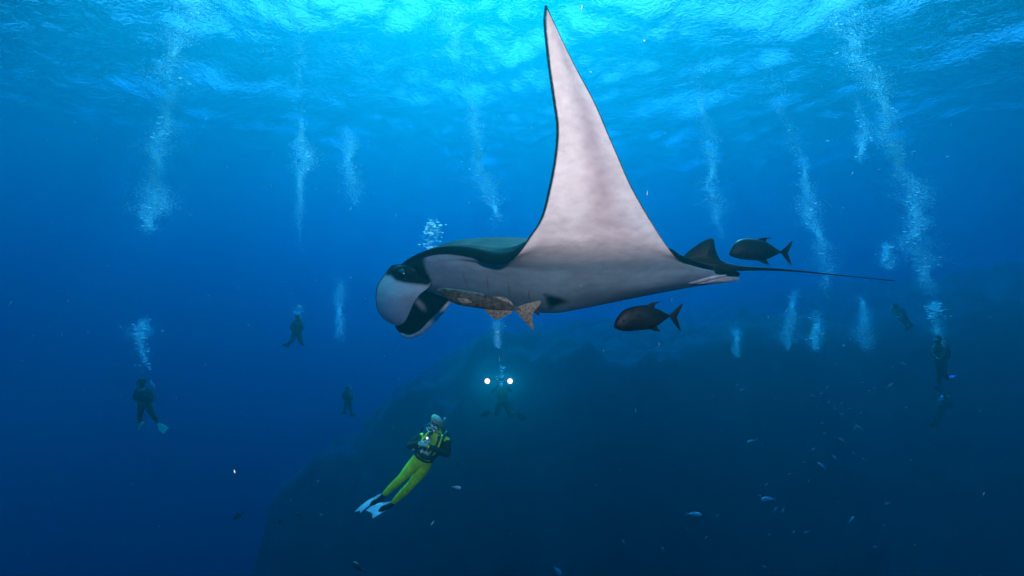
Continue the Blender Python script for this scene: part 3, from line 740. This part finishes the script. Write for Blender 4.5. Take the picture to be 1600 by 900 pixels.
v, f = box_mesh(g['head'] - back * .075 - up * .035, side, back, up, .06, .05, .06, .8); link_mesh('face', v, f, MFACE, r_)
# black side panels and lapels of the suit show as the vest; yellow piping on the vest
for q in (-1, 1):
    pp = cr_spline([tuple(x) for x in (g['neck'] + side * q * .115 - back * .12 + up * .02, g['chest'] + side * q * .15 - back * .19, g['waist'].lerp(g['chest'], .4) + side * q * .135 - back * .19)], 14)
    v, f = tube(pp, [.012 + .02 * math.sin(math.pi * (i + .5) / 14) for i in range(14)], 8, .5); link_mesh('vest_panel', v, f, MYEL, r_)
for q, (o_, rr) in enumerate((((-.02, -.26, -.02), .035), ((.06, -.27, -.03), .03), ((.14, -.24, .08), .028), ((-.14, -.22, .1), .03), ((.2, -.2, -.12), .022))):
    c = g['chest'] + side * o_[0] + back * o_[1] * .85 + up * (o_[2] - .1); v, f = box_mesh(c, side, back, up, rr, rr * .5, rr * .9, .8); link_mesh('gauge', v, f, MLENS, r_)
# hand torch, lit
tr_ = bpy.data.objects.new('hand_torch', None); C.objects.link(tr_); tpos = P(668, 684, 8.6 - .34); tr_.location = tpos
tag(tr_, 'small lit hand torch held to the chest of the diver in yellow', 'torch')
dv = Vector((-.05, -1, .15)).normalized()
v, f = tube([dv * -.12, dv * -.02, dv * 0, dv * .03], [.016, .016, .026, .028], 14); link_mesh('barrel', v, f, MGEAR, tr_)
MLAMP = flat('torch_glow', (1, .8, .65), .5, emit=(1, .5, .42), es=1.6)
v, f = ball(tuple(dv * .032), .018, (1, .4, 1), 14); link_mesh('lens', v, f, MLAMP, tr_)
tl2 = bpy.data.lights.new('torch_light', 'POINT'); tl2.energy = .4; tl2.color = (1, .75, .6); tl2.shadow_soft_size = .03
o = bpy.data.objects.new('torch_light', tl2); C.objects.link(o); o.location = tpos + dv * .3

# diver with the two-lamp camera
J = dict(head=(783, 596, -.05), neck=(783, 604, 0), hip=(786, 627, .1), lsh=(774, 607, 0), rsh=(793, 607, 0), lel=(768, 614, -.15), lha=(776, 604, -.42), rel=(800, 612, -.15), rha=(791, 604, -.42),
         lhi=(781, 629, .1), lkn=(775, 648, -.1), lan=(767, 641, .32), rhi=(791, 629, .1), rkn=(797, 650, -.1), ran=(806, 645, .32), lfin=(755, 652, .55), rfin=(820, 658, .55))
diver('dark diver behind a camera rig with two shining lamps, right of centre', 17.5, J, (0, 1, .05), group=None, fin_w=.12)
rig = bpy.data.objects.new('camera_rig', None); C.objects.link(rig); rp_ = P(783, 600, 17.0); rig.location = rp_
tag(rig, 'underwater camera rig with two bright warm lamps on arms, held by the dark diver', 'camera')
X3, Y3, Z3 = Vector((1, 0, 0)), Vector((0, 1, 0)), Vector((0, 0, 1))
v, f = box_mesh(Vector((0, 0, 0)), X3, Y3, Z3, .12, .09, .09, .35); link_mesh('housing', v, f, MGEAR, rig)
v, f = tube([Vector((0, -.08, 0)), Vector((0, -.16, 0)), Vector((0, -.19, 0))], [.06, .07, .05], 16); link_mesh('dome_port', v, f, MLENS, rig)
MHL = flat('lamp_glow', (1, .9, .8), .5, emit=(1, .15, .07), es=6)
for q, px in ((-1, 761.5), (1, 797)):
    lp = P(px, 595, 17.0) - rp_
    p = cr_spline([(q * .11, 0, .02), (q * .22, 0, .16), tuple(lp + Vector((0, .06, 0)))], 10); v, f = tube(p, .015, 8); link_mesh('arm', v, f, MGEAR, rig)
    v, f = tube([lp + Y3 * .12, lp + Y3 * .02, lp, lp - Y3 * .05], [.03, .04, .06, .075], 16); lm = link_mesh('lamp', v, f, MGEAR, rig)
    v, f = ball(tuple(lp - Y3 * .05), .085, (1, .4, 1), 16); link_mesh('lens', v, f, MHL, lm)
    L_ = bpy.data.lights.new('lamp_light', 'SPOT'); L_.spot_size = R(150); L_.spot_blend = .6; L_.energy = 7; L_.color = (1, .8, .9); L_.shadow_soft_size = .06
    o = bpy.data.objects.new('lamp_light', L_); C.objects.link(o); o.location = rp_ + lp - Y3 * .12; o.rotation_euler = (R(90), 0, 0); o.rotation_euler = Vector((0, -1, .05)).to_track_quat('-Z', 'Y').to_euler()

G = 'dark divers hanging in open water'
MGFIN = MWFIN.copy(); MGFIN.name = 'green_fin'
for x in MGFIN.node_tree.nodes:
    if x.type == 'BSDF_TRANSLUCENT': x.inputs[0].default_value = (.2, .95, .65, 1)
J = dict(head=(221, 598, 0), neck=(222, 606, 0), hip=(225, 631, 0), lsh=(214, 609, -.1), rsh=(231, 610, .1), lel=(209, 622, -.2), lha=(219, 629, -.28), rel=(235, 624, -.05), rha=(228, 618, -.25),
         lhi=(221, 633, -.05), lkn=(219, 648, -.25), lan=(218, 661, .0), rhi=(230, 633, .05), rkn=(238, 647, -.05), ran=(247, 661, .05), lfin=(219, 666, .5), rfin=(262, 673, .1))
diver('dark diver with one green swim fin, lowest at the far left of the photo', 16.5, J, (.95, .5, 0), m_fin=MGFIN, group=G, fin_w=.14, finax=(.55, -.2, .8))
J = dict(head=(464, 497, 0), neck=(464, 503, 0), hip=(463, 521, .15), lsh=(457, 506, 0), rsh=(471, 506, 0), lel=(454, 513, -.2), lha=(460, 508, -.35), rel=(474, 513, -.2), rha=(467, 508, -.35),
         lhi=(460, 523, .15), lkn=(456, 533, .1), lan=(449, 538, .4), rhi=(467, 523, .15), rkn=(470, 534, 0), ran=(473, 539, .35), lfin=(445, 543, .8), rfin=(476, 537, .85))
diver('small dark diver with spread legs high on the left of the manta head', 21, J, (0, 1, 0), group=G, fin_w=.13)
J = dict(head=(1466, 531, 0), neck=(1467, 539, 0), hip=(1470, 563, 0), lsh=(1460, 542, -.1), rsh=(1474, 542, .1), lel=(1457, 554, -.2), lha=(1463, 558, -.4), rel=(1478, 553, -.1), rha=(1472, 556, -.35),
         lhi=(1468, 566, -.05), lkn=(1469, 584, -.1), lan=(1468, 601, .05), rhi=(1473, 566, .05), rkn=(1474, 583, -.1), ran=(1482, 593, .15), lfin=(1465, 612, .3), rfin=(1494, 588, .25))
diver('dark upright diver with a pale air cylinder at the far right under bubbles', 17, J, (1, .35, 0), group=G, m_fin=flat('blue_fin', (.03, .09, .3), .5))
J = dict(head=(1478, 619, 0), neck=(1477, 625, 0), hip=(1470, 640, 0), lsh=(1471, 626, 0), rsh=(1483, 628, 0), lel=(1467, 634, -.2), lha=(1474, 634, -.4), rel=(1487, 636, -.2), rha=(1480, 637, -.4),
         lhi=(1467, 642, 0), lkn=(1463, 652, .1), lan=(1459, 661, .2), rhi=(1472, 642, 0), rkn=(1469, 653, .1), ran=(1464, 661, .3), lfin=(1455, 668, .6), rfin=(1462, 669, .7))
diver('faint diver silhouette below the upright diver at the far right', 23, J, (.2, 1, 0), group=G)
J = dict(head=(542, 609, 0), neck=(542, 613, 0), hip=(543, 626, 0), lsh=(537, 615, 0), rsh=(547, 615, 0), lel=(535, 621, -.2), lha=(540, 619, -.4), rel=(549, 621, -.2), rha=(544, 619, -.4),
         lhi=(541, 628, 0), lkn=(540, 636, .1), lan=(538, 643, .2), rhi=(545, 628, 0), rkn=(547, 636, .1), ran=(549, 645, .2), lfin=(537, 648, .6), rfin=(551, 652, .5))
diver('very faint diver silhouette on the dark edge between left divers and yellow suited diver', 24, J, (.2, 1, 0), group=G)
J = dict(head=(1401, 480, 0), neck=(1403, 484, 0), hip=(1410, 496, .3), lsh=(1398, 486, 0), rsh=(1408, 484, 0), lel=(1396, 493, -.1), lha=(1401, 495, -.3), rel=(1411, 490, -.1), rha=(1406, 494, -.3),
         lhi=(1408, 497, .3), lkn=(1413, 504, .4), lan=(1417, 510, .6), rhi=(1413, 496, .3), rkn=(1418, 502, .4), ran=(1422, 507, .6), lfin=(1420, 517, .8), rfin=(1427, 512, .9))
diver('very faint diver silhouette under the tip of the manta tail', 23, J, (.5, 1, 0), group=G)

# ================================================================ bubbles and drifting specks
m, t, N, L = newmat('bubble'); N.remove(N['Principled BSDF'])
g1 = N.new('ShaderNodeBsdfGlossy'); g1.inputs['Roughness'].default_value = .22
t1 = N.new('ShaderNodeBsdfTranslucent'); t1.inputs[0].default_value = (.8, 1, 1, 1)
t2 = N.new('ShaderNodeBsdfDiffuse'); t2.inputs[0].default_value = (.85, .95, 1, 1)
a1 = N.new('ShaderNodeMixShader'); a1.inputs[0].default_value = .1; L.new(t1.outputs[0], a1.inputs[1]); L.new(t2.outputs[0], a1.inputs[2])
a2 = N.new('ShaderNodeMixShader'); a2.inputs[0].default_value = .25; L.new(a1.outputs[0], a2.inputs[1]); L.new(g1.outputs[0], a2.inputs[2])
a3 = N.new('ShaderNodeMixShader'); a3.inputs[0].default_value = .45; tt = N.new('ShaderNodeBsdfTransparent'); L.new(a2.outputs[0], a3.inputs[1]); L.new(tt.outputs[0], a3.inputs[2])
L.new(a3.outputs[0], N['Material Output'].inputs['Surface']); MBUB = m
MBIG = m.copy(); MBIG.name = 'large_bubble'
for x in MBIG.node_tree.nodes:
    if x.type == 'BSDF_GLOSSY': x.inputs['Roughness'].default_value = .35
MBIG.node_tree.nodes['Mix Shader.001'].inputs[0].default_value = .5; MBIG.node_tree.nodes['Mix Shader.002'].inputs[0].default_value = .05
OCT_V = np.array([(0, 0, 1), (1, 0, 0), (0, 1, 0), (-1, 0, 0), (0, -1, 0), (0, 0, -1)], float)
OCT_F = np.array([(0, 1, 2), (0, 2, 3), (0, 3, 4), (0, 4, 1), (5, 2, 1), (5, 3, 2), (5, 4, 3), (5, 1, 4)])
CAP_F = OCT_F[4:]
bmi = bmesh.new(); bmesh.ops.create_icosphere(bmi, subdivisions=2, radius=1); ICO_V = np.array([v.co for v in bmi.verts]); ICO_F = np.array([[v.index for v in f.verts] for f in bmi.faces if f.calc_center_median().z < .15]); bmi.free()
def scatter_mesh(name, cen, rad, shapeV, shapeF, mat, rot=None):
    cen = np.asarray(cen); n = len(cen); sv = np.asarray(rad)
    if sv.ndim == 1: sv = sv[:, None] * np.ones(3)
    V = shapeV[None] * sv[:, None, :]
    if rot is not None: V = np.einsum('nij,nkj->nki', rot, V)
    V = (V + cen[:, None, :]).reshape(-1, 3); Fs = (shapeF[None] + (np.arange(n) * len(shapeV))[:, None, None]).reshape(-1, 3)
    me = bpy.data.meshes.new(name); me.vertices.add(len(V)); me.vertices.foreach_set('co', V.ravel())
    me.loops.add(Fs.size); me.loops.foreach_set('vertex_index', Fs.ravel()); me.polygons.add(len(Fs))
    me.polygons.foreach_set('loop_start', np.arange(0, Fs.size, 3)); me.polygons.foreach_set('loop_total', np.full(len(Fs), 3))
    me.polygons.foreach_set('use_smooth', [True] * len(Fs)); me.update(calc_edges=True); me.materials.append(mat)
    o = bpy.data.objects.new(name, me); C.objects.link(o); return o
def plume(label, d, path, dens, rad=(.006, .018), big=0, bigr=(.03, .06)):
    """path: (px, py, half width in px, weight); bubbles thin out where the weight is low"""
    base = P(path[0][0], path[0][1], d)
    p = cr_spline([(x, y, w_, q) for x, y, w_, q in path], 120); ef = np.minimum(1, np.arange(120) / 22.0 + .04) * (np.minimum(1, (119 - np.arange(120)) / 30.0 + .04) if path[-1][1] > 15 else 1)
    q = ef * np.clip(p[:, 3], 0, None) * np.linalg.norm(np.gradient(p[:, :2], axis=0), axis=1) + 1e-9
    def draw(n):
        i = rng.choice(120, n, p=q / q.sum()); c = p[i] + (p[np.minimum(i + 1, 119)] - p[i]) * rng.random((n, 1))
        # clumps along the column
        ph = rng.random(4) * 6; yy = c[:, 1]
        wob = .35 * np.sin(yy * .045 + ph[0]) + .25 * np.sin(yy * .11 + ph[1]); spread = .75 + .3 * np.sin(yy * .07 + ph[2]) + .2 * np.sin(yy * .19 + ph[3])
        off = rng.standard_t(4, n) * spread + wob if d > 10 else rng.normal(0, .7, n); px = c[:, 0] + off * c[:, 2]; py = c[:, 1] + rng.normal(0, 1.5, n)
        dd = d + rng.normal(0, .42, n) * c[:, 2] / F * d
        return np.stack([(px - 800) / F * dd, dd, (450 - py) / F * dd], -1) - np.array(base)
    n = int(dens * 3.2); big *= 3; r = rng.uniform(rad[0], rad[1], n) ** 1.0
    cen = draw(n); rr = np.stack([r * 1.2, r * 1.2, r * .8], -1); Vv, Ff = OCT_V, CAP_F
    o = scatter_mesh('bubble_plume', cen, rr, Vv, Ff, MBUB)
    o.location = base; tag(o, label, 'bubbles', 'bubble columns rising to the surface', 'stuff')
    if big:
        r = rng.uniform(bigr[0], bigr[1], big); rr = np.stack([r, r, r * .45], -1)
        o2 = scatter_mesh('large_bubble', draw(big), rr, ICO_V, ICO_F, MBIG); o2.parent = o; o2['kind'] = 'stuff'
PL = [
 ('wide bubble column at the far left, with a bright foot', 14.5, [(233,372,8,.2),(234,355,14,2.2),(237,325,15,2.2),(242,290,11,1.2),(250,230,13,.8),(258,170,15,.6),(270,90,18,.5),(290,30,22,.6),(302,0,26,.9)], 5200, 14),
 ('short bright burst of bubbles above the diver at the far left', 16.5, [(222,590,3,.1),(223,565,5,.5),(222,540,8,2),(222,525,11,3),(224,505,9,2.2),(229,492,3,.6)], 700, 16),
 ('narrow bubble column high left of the manta head', 17, [(466,388,3,.2),(468,340,4,.4),(470,300,5,.6),(472,270,7,1.3),(473,245,9,2),(470,218,6,1.4),(470,180,5,.2),(468,100,6,.2),(468,60,7,.7),(472,20,8,1)], 1500, 3),
 ('faint bubble column left of the manta back', 20, [(556,330,8,.4),(551,280,9,.8),(545,230,8,.9),(538,190,6,.3)], 900, 0),
 ('dense string of silver bubbles rising behind the manta head', 6.6, [(671,392,10,1),(673,375,11,1.2),(676,355,10,1.2),(675,338,7,.9)], 40, 16),
 ('faint bubble column rising above the manta back', 17, [(778,360,8,.5),(772,330,9,.9),(760,290,10,1),(750,245,9,1),(742,208,6,.5),(730,120,8,.2),(705,60,14,.5),(700,10,18,.8)], 2200, 4),
 ('tall winding bubble column at the right, topped at the surface', 14.5, [(1458,468,9,.3),(1447,450,12,1.2),(1441,420,14,1.5),(1436,370,16,1.1),(1428,320,15,.9),(1412,270,12,.7),(1400,235,13,1.2),(1388,205,11,.9),(1378,165,12,.7),(1362,120,14,.6),(1335,70,20,.6),(1312,30,26,.9),(1300,0,24,1.1)], 6500, 26),
 ('bright knot of bubbles directly over the upright diver at the right', 17, [(1467,526,7,1.6),(1466,512,5,1),(1463,500,5,1),(1464,488,7,1.8),(1461,478,7,2.2),(1462,469,4,1)], 620, 20),
 ('short bubble burst right of the trevally', 18, [(1390,424,7,.7),(1385,410,6,1.3),(1384,392,6,1.2),(1382,378,4,1)], 380, 5),
 ('faint bubble column above the end of the manta tail', 17, [(1298,470,10,.4),(1292,440,9,.6),(1284,390,9,.8),(1272,345,10,1),(1262,300,8,.7),(1250,250,8,.3),(1215,150,14,.3),(1190,90,16,.3)], 2100, 3),
 ('faint short bubble column right of the tail, the left one of three', 19, [(1228,552,6,.7),(1234,520,7,1),(1240,470,7,.7),(1246,450,5,.3)], 620, 0),
 ('faint short bubble column below the tail, the middle one of three', 19, [(1274,552,8,.9),(1276,525,10,1.4),(1274,500,5,.6),(1272,482,3,.4)], 620, 3),
 ('faint short bubble column below the tail tip, the right one of three', 19, [(1354,555,6,.4),(1352,525,9,1),(1347,490,9,1.1),(1343,458,7,.7)], 850, 0),
 ('faint bubble wisp under the dark trevally', 19, [(1152,560,5,.6),(1150,535,6,1),(1146,505,5,.6)], 260, 0),
 ('faint bubble trail high between the wing and the trevally', 19, [(1125,380,9,.4),(1118,320,9,.7),(1110,250,8,.7),(1100,160,9,.5),(1090,90,12,.4)], 1200, 0),
 ('pale hanging bubble cloud high on the right of the wing', 16, [(1345,258,5,.8),(1347,235,7,1.4),(1349,205,6,1),(1343,180,5,.5),(1335,130,9,.3)], 520, 2),
 ('few tiny bubbles rising from the small diver left of the manta', 21, [(465,496,4,1),(466,485,5,1),(467,475,4,.6)], 60, 5),
 ('few glinting bubbles over the diver with two lamps', 17.3, [(783,592,3,1),(783,580,2,.6),(783,568,2,.4)], 30, 4),
 ('wisp of bubbles under the belly of the manta', 14, [(780,545,4,.3),(778,515,5,.5),(775,495,5,.6)], 220, 2),
 ('thin bubble wisp left of the manta jaw', 18, [(534,540,4,.5),(532,500,6,.8),(530,455,6,.8),(526,425,4,.4)], 420, 0),
]
for lb, d, path, n, big in PL:
    k = d / 17.0
    if d < 10: plume(lb, d, path, n, (.004, .012), big, (.012, .035))
    else: plume(lb, d, path, n, (.005 * k, .016 * k), big, (.025, .06))

# drifting plankton specks, all through the near water
m = flat('plankton', (.6, .75, .72), .4)
n = 900; d = rng.uniform(2.2, 11, n) ; px = rng.uniform(-100, 1700, n); py = rng.uniform(-50, 950, n)
cen = np.stack([(px - 800) / F * d, d, (450 - py) / F * d], -1)
s_ = rng.uniform(.6, 1.6, n) * np.where(rng.random(n) < .3, 1.5, .8) * .0016
ln = np.where(rng.random(n) < .35, rng.uniform(4, 9, n), rng.uniform(1, 2, n))
rot = []
for i in range(n):
    e = Matrix.Rotation(rng.normal(R(14), R(14)), 3, 'Y') @ Matrix.Rotation(rng.normal(0, R(20)), 3, 'X'); rot.append(np.array(e))
o = scatter_mesh('plankton', cen, np.stack([s_, s_, s_ * ln], -1), OCT_V, OCT_F, m, np.array(rot)); tag(o, kind='stuff')
